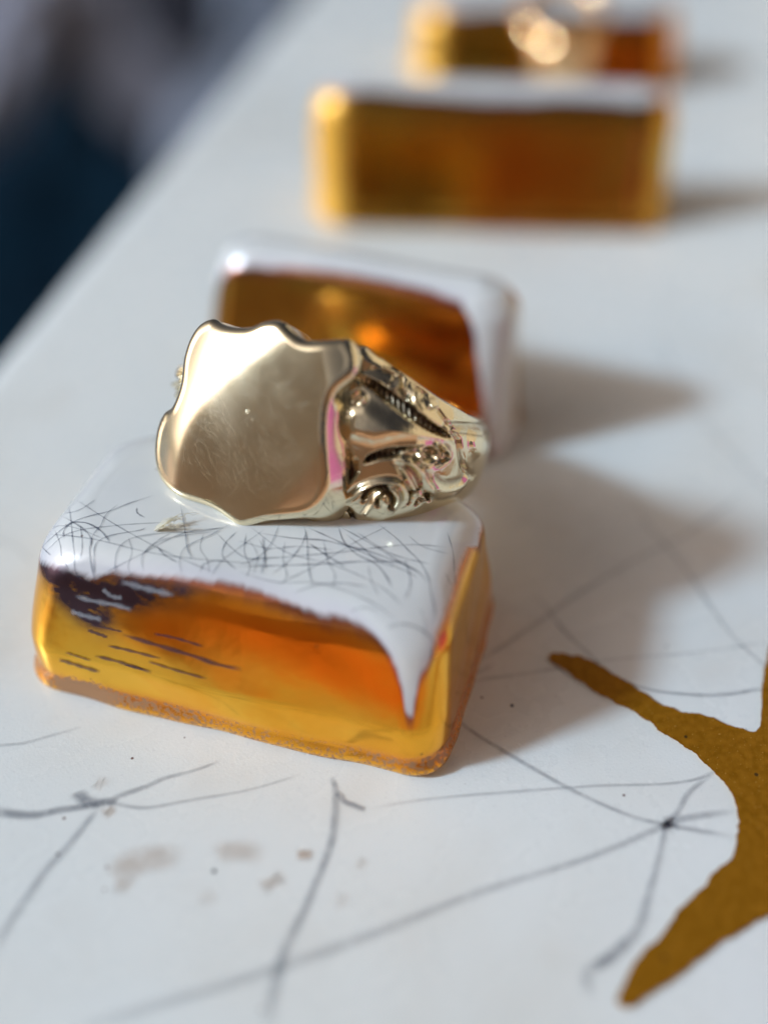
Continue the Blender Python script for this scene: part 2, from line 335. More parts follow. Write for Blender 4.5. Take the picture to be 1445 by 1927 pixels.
# ------------------------------------------------------------------ blocks
def spot(W, hit, px, py, rx, val, arr, ry=None):
    q = hit(px, py)
    if q[0] is None: return
    dd = np.linalg.norm((W - np.array(q[0])) / np.array([rx, rx, ry or rx]), axis=2); arr += val * np.exp(-dd ** 2)
def block(center, yaw, a, b, h, glaze_z, seed, label, nsd=70, nco=30, rc=.22, draft=.07, nv=110, boundary_px=None, fillet=.20, paint=None, lean=(.0, .0, .22), rust=(), mat=None, pale_w=.46, pale_a=1.0):
    """rounded ceramic bar; rows run from the foot up the wall and over the top to the centre"""
    root = empty('ceramic_block', (*center, 0)); tag(root, label, 'ceramic block', 'row of gold sided ceramic blocks')
    prof = [(.05, -.02), (.02, .02), (.010, .05), (.014, .085), (.030, .11), (.036, .14), (.034, .17)]
    zt = h - fillet
    for u in np.linspace(0, 1, 60)[1:]: prof.append((.034 + draft * (u ** 1.2) * (zt - .17), .17 + u * (zt - .17)))
    d0, z0 = prof[-1]; sl = math.atan2(draft * 1.2, 1.0)
    for th in np.linspace(0, 1, 30)[1:]:
        an = sl + th * (math.pi / 2 - sl - .03)
        prof.append((d0 + fillet * (math.cos(sl) - math.cos(an)), z0 + fillet * (math.sin(an) - math.sin(sl))))
    d1, z1 = prof[-1]; dm = min(a, b)
    for u in np.linspace(0, 1, 34)[1:]: prof.append((d1 + (dm * .9998 - d1) * u, z1 + .03 * (1 - (1 - u) ** 2)))
    prof = np.array(prof); vlen = np.concatenate([[0], np.cumsum(np.hypot(*np.diff(prof, axis=0).T))])
    V = []; S = []
    for d, z in prof:
        aa, bb = a - d, b - d; r_ = min(rc + .5 * min(d, .3), aa * .999, bb * .999); P = []
        for k, (sx, sy) in enumerate([(1, -1), (1, 1), (-1, 1), (-1, -1)]):
            th = np.linspace(-90 + 90 * k, 90 * k, nco, endpoint=False)
            cx, cy = sx * (aa - r_), sy * (bb - r_)
            for q in th: P.append((cx + r_ * math.cos(R(q)), cy + r_ * math.sin(R(q))))
            e0 = (cx + r_ * math.cos(R(90 * k)), cy + r_ * math.sin(R(90 * k)))
            sx2, sy2 = [(1, 1), (-1, 1), (-1, -1), (1, -1)][k]
            e1_ = (sx2 * (aa - r_) + r_ * math.cos(R(90 * k)), sy2 * (bb - r_) + r_ * math.sin(R(90 * k)))
            for q in np.linspace(0, 1, nsd, endpoint=False): P.append((e0[0] + (e1_[0] - e0[0]) * q, e0[1] + (e1_[1] - e0[1]) * q))
        V.append([(x, y, z) for x, y in P])
    V = np.array(V); nr, nc, _ = V.shape
    # the front wall leans back above its knee; the ends and the back stay upright
    zw = np.linspace(0, h, 200); k_ = np.clip(((zw - .17) / (zt - .17) - lean[0]) / .14, 0, 1); k_ = k_ * k_ * (3 - 2 * k_) * (1 - np.clip((zw - zt) / (h - zt), 0, 1))
    sh = np.concatenate([[0], np.cumsum((lean[1] + (lean[2] - lean[1]) * k_)[1:] * np.diff(zw))])
    wf = np.clip(.5 - V[:, :, 1] / (2 * b), 0, 1); V[:, :, 1] += np.interp(V[:, :, 2], zw, sh) * wf
    # hand-made unevenness
    zz = V[:, :, 2] / h
    out = V[:, :, :2] / (np.linalg.norm(V[:, :, :2], axis=2, keepdims=True) + .3)
    V[:, :, :2] += out * (.036 * fbm(V[:, :, 0] * 1.6 + zz * 2, V[:, :, 1] * 1.6 - zz * 1.5, seed))[:, :, None]
    V[:, :, 2] += zz ** 2 * .020 * fbm(V[:, :, 0] * 1.4, V[:, :, 1] * 1.4, seed + 50)
    foot = np.exp(-((zz - .04) / .07) ** 2)
    V[:, :, :2] += out * (foot * .022 * fbm(V[:, :, 0] * 5, V[:, :, 1] * 5, seed + 9))[:, :, None]
    Vloc = V.copy(); c, s_ = math.cos(yaw), math.sin(yaw)
    X = V[:, :, 0] * c - V[:, :, 1] * s_ + center[0]; Y = V[:, :, 0] * s_ + V[:, :, 1] * c + center[1]
    W = np.stack([X, Y, V[:, :, 2]], -1).reshape(-1, 3)
    faces = grid_faces(nr, nc)
    tree = BVHTree.FromPolygons(W.tolist(), faces.tolist())
    def hit(px, py):
        d = ray(px, py); h_ = tree.ray_cast(Vector(CAM), Vector(d))
        return h_
    # glaze line as a height along the profile for each column
    vg = np.full(nc, np.interp(glaze_z, prof[:, 1], vlen))
    vg += .05 * fbm(np.cos(np.arange(nc) / nc * 6.28) * 6, np.sin(np.arange(nc) / nc * 6.28) * 6, seed + 3)
    if boundary_px is not None:
        cs, vs = [], []
        for px, py in catmull(boundary_px, 12):
            q = hit(px, py)
            if q[2] is None: continue
            i, j = divmod(q[2], nc); cs.append(j); vs.append(vlen[i])
        cs = np.array(cs); vs = np.array(vs); order = np.argsort((cs - cs[0] + nc // 2) % nc)
        cc = (cs - cs[0] + nc // 2) % nc; cols = (np.arange(nc) - cs[0] + nc // 2) % nc
        lo_, hi_ = cc.min(), cc.max()
        it = np.interp(cols, cc[order], vs[order])
        wgt = np.clip(1 - np.maximum(lo_ - cols, cols - hi_) / 12.0, 0, 1); vg = vg * (1 - wgt) + it * wgt
    glaze = (vlen[:, None] - vg[None, :]); glaze = np.clip(glaze, -1, 1)
    stain = np.zeros((nr, nc)); grit = np.zeros((nr, nc)); copper_and_refl = np.zeros((nr, nc))
    zr = V[:, :, 2]
    grit += np.clip(1 - zr / .2, 0, 1) * .6
    Vl = np.array([[q[0] for q in row] for row in Vloc]); pale = np.clip((-Vl - a + pale_w) / .22, 0, 1) * pale_a  # left end painted bright yellow as if sunlit
    for px_, py_, rx_, ry_, v_ in rust:
        spot(W.reshape(nr, nc, 3), hit, px_, py_, rx_, v_, copper_and_refl, ry_)
    if paint: paint(W.reshape(nr, nc, 3), stain, grit, copper_and_refl, hit)
    attrs = {'glaze': glaze.ravel(), 'stain': stain.ravel(), 'grit': grit.ravel(), 'copper_and_refl': np.clip(copper_and_refl, 0, 1).ravel(), 'pale': pale.ravel()}
    fg = glaze.ravel()[faces].mean(1) > 0
    split_parts(['gold_side', 'glazed_top'], W, faces, fg.astype(int), mat or M_block, root, attrs)
    return root, hit, h
# near block
FL, FR = at(40, 1290)[:2], at(838, 1492)[:2]
yaw1 = math.atan2(FR[1] - FL[1], FR[0] - FL[0]); a1 = np.hypot(*(FR - FL)) / 2; b1 = .78; h1 = 1.0
c1 = (FL + FR) / 2 + np.array([-math.sin(yaw1), math.cos(yaw1)]) * b1
bpx = [(62,1035),(80,1060),(110,1068),(150,1078),(180,1088),(215,1078),(260,1082),(330,1086),(380,1092),(430,1098),(470,1108),(520,1124),(560,1140),(600,1155),(650,1166),(690,1182),(715,1205),(738,1235),(755,1280),(763,1320),(768,1345),(778,1345),(784,1315),(788,1285),(797,1265),(808,1245),(825,1190),(845,1130),(862,1075),(880,1030)]
def paint1(W, stain, grit, copper_and_refl, hit):
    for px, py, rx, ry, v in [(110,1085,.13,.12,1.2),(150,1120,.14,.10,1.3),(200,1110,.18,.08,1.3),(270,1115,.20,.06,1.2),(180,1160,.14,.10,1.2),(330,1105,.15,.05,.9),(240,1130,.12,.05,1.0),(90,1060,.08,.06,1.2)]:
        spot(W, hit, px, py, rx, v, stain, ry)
    for px, py, rx, v in [(170,1305,.10,1.0),(200,1325,.10,1.0),(130,1290,.08,.6),(250,1345,.12,.7),(340,1370,.2,.6),(560,1440,.3,.4)]:
        spot(W, hit, px, py, rx, v, grit)
    spot(W, hit, 745, 1290, .10, 1.0, copper_and_refl, .16)
    zz_ = W[:, :, 2]; band = np.exp(-((zz_ - .12) / .05) ** 2) * (.6 + .4 * np.sin(W[:, :, 0] * 3)); copper_and_refl += band; grit += band * .5; stain += band * .35
    for px, py, rx, ry in [(400,1160,.36,.20),(560,1220,.36,.22),(680,1270,.26,.20),(290,1190,.24,.14)]: spot(W, hit, px, py, rx, .8, copper_and_refl, ry)  # orange reflection on the front, painted in as copper tone
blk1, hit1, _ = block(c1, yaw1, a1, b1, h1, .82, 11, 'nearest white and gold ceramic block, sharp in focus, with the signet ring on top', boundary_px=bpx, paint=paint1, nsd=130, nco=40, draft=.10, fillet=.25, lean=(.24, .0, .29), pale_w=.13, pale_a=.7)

def block_line(px, w0=.012, a0=.75, w1=None, a1=None, mat=INK, name='crackle_line', jitter=True, parent=blk1, hit=hit1, lift=None):
    P, N_ = [], []
    for x, y in catmull(px, 9):
        q = hit(x, y)
        if q[0] is None or (P and (np.array(q[0]) - P[-1]) @ (np.array(q[0]) - P[-1]) > .09): continue
        P.append(np.array(q[0])); N_.append(np.array(q[1]))
    if len(P) < 4: return
    N_ = np.array(N_)
    N_[np.einsum('ij,ij->i', N_, CAM - np.array(P)) < 0] *= -1
    k = np.array([.25, .5, .25]); P = np.array(P)
    for _ in range(2):
        N_[1:-1] = .25 * N_[:-2] + .5 * N_[1:-1] + .25 * N_[2:]
    N_ /= np.linalg.norm(N_, axis=1)[:, None]
    n = len(P); u = np.linspace(0, 1, n); w1 = w0 if w1 is None else w1; a1_ = a0 if a1 is None else a1
    al = (a0 + (a1_ - a0) * u) * np.clip(np.minimum(u, 1 - u) * 10, .1, 1)
    k_ = (.55, .66) if name == 'crackle_line' else (1, 1)
    return ribbon(name, P, N_, (w0 + (w1 - w0) * u) * (1 + .25 * np.sin(u * 23 + x)) * k_[0], al * k_[1], mat, parent, lift)
def z3(pts): return [(x * .346, 900 + y * .346) for x, y in pts]
def z4(pts): return [(450 + x * .346, 950 + y * .346) for x, y in pts]
for p in [[(370,110),(385,200),(395,300),(405,400),(412,500),(450,560)], [(240,185),(320,200),(400,240),(470,290),(500,340),(490,400),(505,500),(515,560)],
          [(230,380),(290,320),(390,245),(480,210),(600,180),(700,140),(840,95)], [(355,330),(350,290),(390,245),(470,245),(540,280),(580,320),(600,350)],
          [(520,560),(515,450),(520,370),(560,330),(640,305),(760,285),(800,270)], [(650,140),(580,200),(550,260),(510,310),(490,380)],
          [(640,540),(630,470),(640,400),(680,350),(750,320),(900,300),(1100,290),(1270,255)], [(785,510),(775,440),(800,390),(860,350),(960,320),(1190,290)],
          [(990,530),(980,450),(1000,390),(1060,350),(1150,310),(1240,260)], [(985,150),(1010,300),(1020,380),(1045,440)], [(745,160),(750,190),(790,215)],
          [(930,300),(860,340),(780,410)], [(855,370),(900,420),(970,460)], [(1290,290),(1230,350),(1210,410),(1230,450),(1290,500)],
          [(1090,510),(1110,470),(1170,450),(1240,455)], [(200,420),(200,330),(240,250),(290,180),(360,140)], [(1430,320),(1440,420),(1450,500)],
          [(200,250),(300,200),(420,180),(520,120)], [(215,330),(240,380),(280,420)]]:
    block_line(z3(p), rng.uniform(.008, .013), rng.uniform(.6, .9))
for p in [[(355,120),(370,200),(375,300),(385,380),(400,430)], [(365,150),(340,220),(270,310),(180,380)], [(220,110),(170,220),(100,290),(0,330)],
          [(100,155),(300,185),(450,195),(560,220),(700,255),(850,310),(960,360),(1030,430)], [(110,190),(140,260),(130,340),(125,380)],
          [(0,300),(200,290),(400,275),(600,255),(760,235),(950,220),(1130,235)], [(0,335),(250,330),(500,320),(650,310),(930,310)],
          [(540,120),(570,200),(640,270),(740,320),(800,390),(830,450)], [(580,160),(680,240),(760,310),(880,350),(980,400)], [(640,150),(760,230),(860,280),(1040,325)],
          [(760,110),(850,180),(920,250),(980,310),(1030,400),(1040,470),(1060,560),(1065,640)], [(380,210),(480,280),(580,340)], [(920,170),(1000,230),(1140,270)],
          [(1130,150),(1160,260),(1170,400),(1180,440)], [(1120,375),(1150,440)], [(800,670),(880,650),(960,665),(1040,720),(1060,770)], [(600,580),(680,560),(760,580)],
          [(380,130),(470,170),(600,230),(740,290),(870,340)], [(300,480),(420,440),(560,430),(700,450)], [(560,130),(740,230),(960,370)]]:
    block_line(z4(p), rng.uniform(.008, .013), rng.uniform(.6, .85))
for p in [[(300,280),(330,360),(340,430),(380,500)], [(700,320),(720,400),(700,480),(720,540)], [(1110,300),(1090,380),(1130,450),(1140,520)], [(1340,300),(1330,400),(1360,480),(1340,540)], [(1180,300),(1260,380),(1330,430),(1420,450)],
          [(440,260),(450,360),(440,440)], [(240,300),(330,260),(440,280),(560,330)]]:
    block_line(z3(p), rng.uniform(.007, .011), rng.uniform(.45, .7))
for p in [[(250,200),(240,300),(260,380),(240,430)], [(460,200),(480,300),(520,380),(510,450)], [(700,330),(720,420),(760,500)], [(60,200),(100,280),(80,380)], [(900,300),(930,420),(900,520)], [(980,560),(1010,640),(1000,740)], [(0,200),(160,240),(330,230),(520,250)]]:
    block_line(z4(p), rng.uniform(.007, .011), rng.uniform(.45, .7))
for p in [[(0,365),(200,420),(450,430),(700,520),(850,620)], [(60,120),(260,260),(520,330),(760,440),(900,560)], [(200,440),(420,330),(640,200),(800,120)]]: block_line(z4(p), .009, .6)
for p in [[(215,300),(500,330),(900,420),(1430,470)], [(420,120),(640,260),(900,400),(1180,520)], [(560,520),(760,420),(1000,300),(1250,270)], [(250,400),(380,300),(620,260),(930,240)], [(1440,280),(1300,380),(1200,460),(1150,540)]]: block_line(z3(p), .009, .6)
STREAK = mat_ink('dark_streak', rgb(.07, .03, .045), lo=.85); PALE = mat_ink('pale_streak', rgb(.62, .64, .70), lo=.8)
for p, w_ in [([(690,855),(800,890),(900,920),(1050,965),(1180,1010),(1290,1035)], .020), ([(610,915),(700,935),(850,975)], .014), ([(345,990),(420,1015),(520,1048)], .022), ([(540,970),(640,995),(720,1020),(800,1050)], .016),
              ([(830,1000),(950,1040),(1100,1085)], .012), ([(380,950),(470,985)], .010), ([(500,830),(560,860)], .018), ([(520,800),(640,830)], .010), ([(860,850),(960,870),(1080,910)], .012), ([(700,1020),(760,1035)],.01)]:
    block_line([(x - 8, y - 2) if i_ == 0 else (x + 10 * (i_ == len(p) - 1), y + 2 * (i_ == len(p) - 1)) for i_, (x, y) in enumerate(z3(p))], w_ * .8, .68, mat=STREAK, name='streak')
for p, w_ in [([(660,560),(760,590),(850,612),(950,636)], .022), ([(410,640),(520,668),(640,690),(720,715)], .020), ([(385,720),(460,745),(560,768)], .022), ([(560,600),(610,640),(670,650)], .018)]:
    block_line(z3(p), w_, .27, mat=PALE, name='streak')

# farther blocks
def far_block(fl, fr, b, h, gz, seed, label, **kw):
    y = math.atan2(fr[1] - fl[1], fr[0] - fl[0]); a = math.hypot(fr[0] - fl[0], fr[1] - fl[1]) / 2
    c = (np.array(fl) + np.array(fr)) / 2 + np.array([-math.sin(y), math.cos(y)]) * b
    return block(c, y, a, b, h, gz, seed, label, **kw)
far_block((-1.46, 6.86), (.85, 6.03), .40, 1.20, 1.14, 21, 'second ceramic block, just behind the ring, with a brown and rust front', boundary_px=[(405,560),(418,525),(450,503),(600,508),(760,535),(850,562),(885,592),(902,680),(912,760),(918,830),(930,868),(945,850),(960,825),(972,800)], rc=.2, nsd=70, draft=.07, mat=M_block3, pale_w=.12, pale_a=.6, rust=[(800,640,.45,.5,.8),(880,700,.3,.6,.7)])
B3l, B3r = at(574, 432)[:2], at(1268, 448)[:2]
far_block(B3l, B3r, .44, 1.22, 1.15, 31, 'third ceramic block from the front, widest of the row, bright yellow at its left end', rc=.43, nsd=70, draft=.05, mat=M_block2, fillet=.30, lean=(-.2, .2, .22), rust=[(960,330,.35,.6,.9),(1080,330,.35,.5,.5)])
B4l, B4r = at(765, 158)[:2], at(1275, 178)[:2]
blk4, hit4, h4 = far_block(B4l, B4r, .55, .86, .78, 41, 'farthest ceramic block at the top of the photo, most blurred', rc=.4, nsd=70, draft=.05, mat=M_block2, fillet=.26, lean=(-.2, .2, .22), rust=[(1200,110,.5,.6,1.0)])

# ------------------------------------------------------------------ signet ring
az, el, roll = R(26), R(31), R(3)
N = np.array([-math.sin(az) * math.cos(el), -math.cos(az) * math.cos(el), math.sin(el)])
up = np.array([0, 0, 1.]) - N * N[2]; up /= np.linalg.norm(up); ri = np.cross(up, N)
T = math.cos(roll) * ri - math.sin(roll) * up; A = math.sin(roll) * ri + math.cos(roll) * up
Bc = at(455, 985, 1.03); dd = ray(465, 805); Cz = CAM + ((Bc - CAM) @ N) / (dd @ N) * dd
RB = .93; O = Cz - N * RB + T * .08
ring = empty('signet_ring', tuple(O - A * .6)); tag(ring, 'pale gold signet ring with blank scalloped face, lying on the nearest block', 'ring')
def on_plane(px, py, off=0.0):
    d = ray(px, py); q = CAM + ((Cz + N * off - CAM) @ N) / (d @ N) * d - Cz; return q @ T, q @ A
z1c = [(430,133),(470,158),(540,180),(640,186),(700,175),(760,145),(830,137),(880,152),(920,190),(970,232),(1020,260),(1100,262),(1180,253),(1240,250),(1285,280),(1312,340),(1320,400),(1310,460),(1275,515),(1222,560),(1188,620),(1172,700),(1166,800),(1168,900),(1172,1000),(1168,1100),(1153,1190),(1115,1265),(1055,1318),(980,1345),(880,1355),(780,1362),(720,1378),(640,1400),(590,1385),(520,1330),(460,1290),(380,1260),(280,1235),(200,1190),(140,1130),(108,1060),(93,980),(93,900),(108,800),(150,710),(205,680),(235,620),(258,540),(255,450),(255,380),(270,300),(292,240),(330,180),(380,145)]
ol = np.array([on_plane(250 + x * .3114, 560 + y * .3114) for x, y in z1c]); ol = catmull_closed(ol, 9)
for _ in range(14): ol = (np.roll(ol, 1, 0) + 2 * ol + np.roll(ol, -1, 0)) / 4
_c = ol[:, 0].mean(); ol[:, 0] = np.where(ol[:, 0] < _c, _c + (ol[:, 0] - _c) * 1.055, ol[:, 0])
cen = np.array([ol[:, 0].mean(), ol[:, 1].mean()]); n = len(ol)
tg = np.roll(ol, -1, 0) - np.roll(ol, 1, 0); on = np.stack([tg[:, 1], -tg[:, 0]], 1); on /= np.linalg.norm(on, axis=1)[:, None]
if ((ol - cen) * on).sum(1).mean() < 0: on = -on
rel = ol - cen; rmax = np.linalg.norm(rel, axis=1).max()
bends = []
for p1_, p2_, sl_, e_ in [((760,290),(370,660),.25,.09), ((1120,250),(1185,520),.26,.05), ((800,1290),(1120,990),.20,.07), ((300,640),(215,1060),.20,.06)]:
    a_ = np.array(on_plane(250 + p1_[0] * .3114, 560 + p1_[1] * .3114)); b_ = np.array(on_plane(250 + p2_[0] * .3114, 560 + p2_[1] * .3114))
    nd = np.array([(b_ - a_)[1], -(b_ - a_)[0]]); nd /= np.linalg.norm(nd)
    if (a_ - cen) @ nd < 0: nd = -nd
    bends.append((a_ - cen, nd, sl_, e_))
def dome(q):                                                # flat cushioned face whose corners are bent down
    r2 = ((q / rmax) ** 2).sum(-1); z_ = -.030 * r2 - .030 * r2 ** 2.1
    for a_, nd, sl_, e_ in bends:
        s_ = (q - a_) @ nd; z_ = z_ - sl_ * .5 * (np.sqrt(s_ * s_ + e_ * e_) + s_)
    return z_
z_off = float(dome(np.zeros(2)))
V = []
bw = .058
inner = ol - on * bw
NK = 46
for k in range(NK):
    u = (k + .3) / (NK - 1 + .3); q = cen + (inner - cen) * u; V.append(np.concatenate([q, (dome(q - cen) - z_off)[:, None]], 1))
nf = NK - 1
zb = dome(inner - cen) - z_off
# rolled rim; on the right below the top corner it opens into a polished slope down to the shoulder
relc = ol - cen; wr = np.clip(on[:, 0] * 1.6 - .1, 0, 1) * np.clip((.33 - relc[:, 1]) / .16, 0, 1) * np.clip((relc[:, 0]) / .25, 0, 1)
for _ in range(8): wr = (np.roll(wr, 1) + wr * 2 + np.roll(wr, -1)) / 4
ext = wr * (.048 + .045 * np.clip((.25 - relc[:, 1]) / .6, 0, 1))
for th in np.linspace(0, 1, 12)[1:]:
    t_ = R(1) * th * (125 - 67 * wr)
    V.append(np.concatenate([inner + on * (bw * np.sin(t_))[:, None], (zb - bw * (1 - np.cos(t_)))[:, None]], 1))
zb2 = V[-1][:, 2]; base_ = V[-1][:, :2].copy()
for u in np.linspace(0, 1, 12)[1:]:
    k = 1 - .10 * u ** 1.2 * (1 - wr)[:, None]; q = cen + (base_ - cen) * k + on * (ext * u)[:, None]
    V.append(np.concatenate([q, (zb2 - .26 * u * (1 - wr) - wr * (ext * 1.6 * u + .05 * u * u))[:, None]], 1))
last = V[-1]
for u in np.linspace(0, 1, 6)[1:]: V.append(np.concatenate([last[:, :2] - on * (.10 * u * wr)[:, None], (last[:, 2] - .22 * u * wr)[:, None]], 1))
V = np.array(V); nr = len(V)
W = Cz + V[..., :1] * T + V[..., 1:2] * A + V[..., 2:3] * N
Wf = W.reshape(-1, 3); fc = grid_faces(nr, n)
ctr = len(Wf); Wf = np.vstack([Wf, Cz + cen[0] * T + cen[1] * A]); tri = [(ctr, i, (i + 1) % n) for i in range(n)]
M_face = mat_ring('ring_face_gold', .155, True); M_rim = mat_ring('ring_gold', .11); M_far = mat_ring('far_ring_gold', .10, base=rgb(.95, .62, .32))
nrm = vnormals(Wf, [tuple(f) for f in fc] + tri)
if (nrm[ctr] @ N) < 0: fc = fc[:, ::-1]; tri = [t_[::-1] for t_ in tri]; nrm = -nrm
fr = np.arange(len(fc)) // n
def sub(name, fs, mat, attrs=None):
    idx = np.unique(np.concatenate([np.ravel(f) for f in fs])); rm = {int(v): i for i, v in enumerate(idx)}
    return mesh_obj(name, Wf[idx], [[rm[int(v)] for v in f] for f in fs], mat, ring, normals=nrm[idx], attrs=attrs(len(idx)) if attrs else None)
sub('bezel_face', [tuple(f) for f in fc[fr < NK]] + tri, M_face)
rc_all = np.zeros(len(Wf)); rows_ = np.arange(nr * n) // n; rc_all[:nr * n] = np.where(rows_ >= nr - 5, np.tile(wr, nr), 0)  # undercut shade beside the slope, put into the colour of the last rows
idr = np.unique(np.concatenate([np.ravel(f) for f in fc[fr >= NK]]))
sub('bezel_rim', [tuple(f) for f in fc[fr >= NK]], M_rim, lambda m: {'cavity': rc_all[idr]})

# fine wear scratches on the face
def scratch_strips():
    V_, F_ = [], []
    for k in range(620):
        big = k < 26
        if k % 3: ang = rng.normal(-.75, .3)
        else: ang = rng.uniform(-1.6, 1.6)
        p_ = cen + np.array([rng.uniform(-.52, .50), rng.uniform(-.50, .50)]); ln = rng.uniform(.03, .15) if not big else rng.uniform(.03, .09); cv = rng.uniform(-.15, .15)
        th_ = np.arctan2(rel[:, 1], rel[:, 0]); o_ = np.argsort(th_); rb = np.interp(math.atan2(*(p_ - cen)[::-1]), th_[o_], np.linalg.norm(rel, axis=1)[o_])
        if np.linalg.norm(p_ - cen) > rb - .10 - ln * .6: continue
        ww = rng.uniform(.0008, .0015) if not big else rng.uniform(.0015, .0026); m0 = len(V_)
        for u in np.linspace(-.5, .5, 7):
            a_ = ang + cv * u; q_ = p_ + u * ln * np.array([math.cos(a_), math.sin(a_)]); nn_ = np.array([-math.sin(a_), math.cos(a_)]) * ww * (1 - (2 * u) ** 2 + .05)
            for sg, lift_ in ((-1, .0006), (0, .0009), (1, .0006)):
                r_ = q_ + nn_ * sg; V_.append(Cz + r_[0] * T + r_[1] * A + (dome(r_ - cen) - z_off + lift_) * N)
        F_ += [(m0 + 3 * i_ + j_, m0 + 3 * i_ + 1 + j_, m0 + 3 * i_ + 4 + j_, m0 + 3 * i_ + 3 + j_) for i_ in range(6) for j_ in range(2)]
    o_ = mesh_obj('scratches', V_, F_, mat_ink('scratch_gold', rgb(.95, .90, .76), True, .8), ring, attrs={'ink': np.tile([.0, .17, .0], len(V_) // 3)}); o_['kind'] = 'stuff'
scratch_strips()
# shank with shoulders; outer surface carved by a height map in (angle, across) coordinates
def Rout(al): return np.where(al < 0, np.interp(-al, [0, 20, 60, 120, 180], [1, .93, .93, .97, 1]), 1.0) * .93 * np.interp(np.abs(al), [0, 20, 30, 40, 50, 60, 90, 120, 180], [.85, .88, .96, 1.03, 1.09, 1.10, 1.07, 1.04, 1.02])
def LS(al): return np.where(al < 0, np.interp(-al, [0, 15, 30, 90, 160, 180], [1, .8, .45, .55, .9, 1]), 1.0)
def WidU(al): return np.interp(np.abs(al), [0, 20, 28, 45, 60, 80, 110, 180], [.50, .56, .57, .49, .41, .33, .25, .18]) * LS(al)
def WidL(al): return np.interp(np.abs(al), [0, 20, 28, 45, 60, 80, 110, 180], [.40, .42, .42, .35, .29, .25, .20, .16]) * LS(al)
def Wid(al): return .5 * (WidU(al) + WidL(al))
def Mid(al): return .5 * (WidU(al) - WidL(al))
def shank_pt(al, v, dh=0.0):
    """v in -1..1 across the outer face"""
    r = Rout(al) - .13 * np.abs(v) ** 3.0 * Wid(al) / .3 * .8 + dh; a_ = R(1) * al
    return O + r[..., None] * (np.cos(a_)[..., None] * N + np.sin(a_)[..., None] * T) + (v * Wid(al) + Mid(al))[..., None] * A
al = np.linspace(-180, 180, 541)[:-1]; nv = 61; vv = np.linspace(-1, 1, nv)
# uneven angular sampling: dense on the near shoulder
al = np.concatenate([np.linspace(-180, -110, 40, endpoint=False), np.linspace(-110, -18, 150, endpoint=False), np.linspace(-18, 18, 12, endpoint=False), np.linspace(18, 112, 460, endpoint=False), np.linspace(112, 180, 40, endpoint=False)])
nv = 241; vv = np.linspace(-1, 1, nv)
AL, VV = np.meshgrid(al, vv, indexing='ij'); base = shank_pt(AL, VV); nc = nv
fcs = grid_faces(len(al), nv, False)
tree = BVHTree.FromPolygons(base.reshape(-1, 3).tolist(), fcs.tolist())
def sp(zx, zy):
    d = ray(580 + zx * .263, 600 + zy * .263); q = tree.ray_cast(Vector(CAM), Vector(d))
    if q[2] is None: return None
    i, j = divmod(q[2], nv - 1); return np.array(q[0]) - O, al[i], vv[j]
flat = base.reshape(-1, 3) - O
near = (AL.ravel() > 14) & (AL.ravel() < 118)
Q = flat[near]
# local coordinates for strokes: pixel-free, unrolled onto the plane seen from the side of the shoulder
def unroll(al_, v_): return np.stack([al_ * R(1) * 1.02, v_ * Wid(al_) + Mid(al_)], -1)
U = unroll(AL.ravel()[near], VV.ravel()[near])
Hm = np.zeros(len(U)); Cav = np.zeros(len(U))
def up_(pts):
    r_ = [sp(*p) for p in pts]; r_ = [q for q in r_ if q]; return np.array([unroll(np.array(q[1]), np.array(q[2])) for q in r_])
def seg_dist(P, line):
    best = np.full(len(P), 9.); par = np.zeros(len(P)); L0 = 0
    for a_, b_ in zip(line[:-1], line[1:]):
        ab = b_ - a_; l2 = ab @ ab + 1e-12; t_ = np.clip(((P - a_) @ ab) / l2, 0, 1); d = np.linalg.norm(P - a_ - t_[:, None] * ab, axis=1)
        m = d < best; best[m] = d[m]; par[m] = (L0 + t_ * math.sqrt(l2))[m]; L0 += math.sqrt(l2)
    return best, par, L0
def inside(P, poly):
    c = np.zeros(len(P), bool); m = len(poly)
    for i in range(m):
        a_, b_ = poly[i], poly[(i + 1) % m]
        cond = ((a_[1] > P[:, 1]) != (b_[1] > P[:, 1])) & (P[:, 0] < (b_[0] - a_[0]) * (P[:, 1] - a_[1]) / (b_[1] - a_[1] + 1e-12) + a_[0]); c ^= cond
    return c
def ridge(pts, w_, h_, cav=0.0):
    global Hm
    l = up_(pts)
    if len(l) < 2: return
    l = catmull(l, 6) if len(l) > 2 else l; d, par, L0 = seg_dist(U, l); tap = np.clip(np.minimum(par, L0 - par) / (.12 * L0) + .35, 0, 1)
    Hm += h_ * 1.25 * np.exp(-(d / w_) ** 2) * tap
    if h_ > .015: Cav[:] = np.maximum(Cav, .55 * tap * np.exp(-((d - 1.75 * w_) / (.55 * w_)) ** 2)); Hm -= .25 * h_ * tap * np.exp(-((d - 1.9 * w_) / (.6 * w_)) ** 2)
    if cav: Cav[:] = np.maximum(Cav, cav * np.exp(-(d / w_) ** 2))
def region(pts, h_, soft, cav=0.0, serr=0.0, closed_dome=False):
    global Hm
    l = up_(pts)
    if len(l) < 3: return
    l = catmull_closed(l, 5); d, par, L0 = seg_dist(U, np.vstack([l, l[:1]])); ins = inside(U, l)
    k = np.where(ins, np.clip(d / soft, 0, 1), 0); k = k * k * (3 - 2 * k)
    s_ = 0
    if serr: s_ = serr * np.sin(U[:, 0] * 190 + U[:, 1] * 50) * k
    Hm += h_ * k + s_
    if cav: Cav[:] = np.maximum(Cav, cav * np.clip(k * 1.3, 0, 1))
region([(205,640),(250,560),(350,545),(430,545),(600,655),(800,775),(1040,878),(850,880),(700,890),(560,915),(470,935),(350,915),(260,870),(215,780)], .035, .10)
region([(352,400),(380,470),(470,530),(600,645),(760,760),(900,835),(1045,865),(1000,800),(890,720),(800,650),(740,600),(640,530),(520,445),(400,395)], -.055, .030, .85, .014)
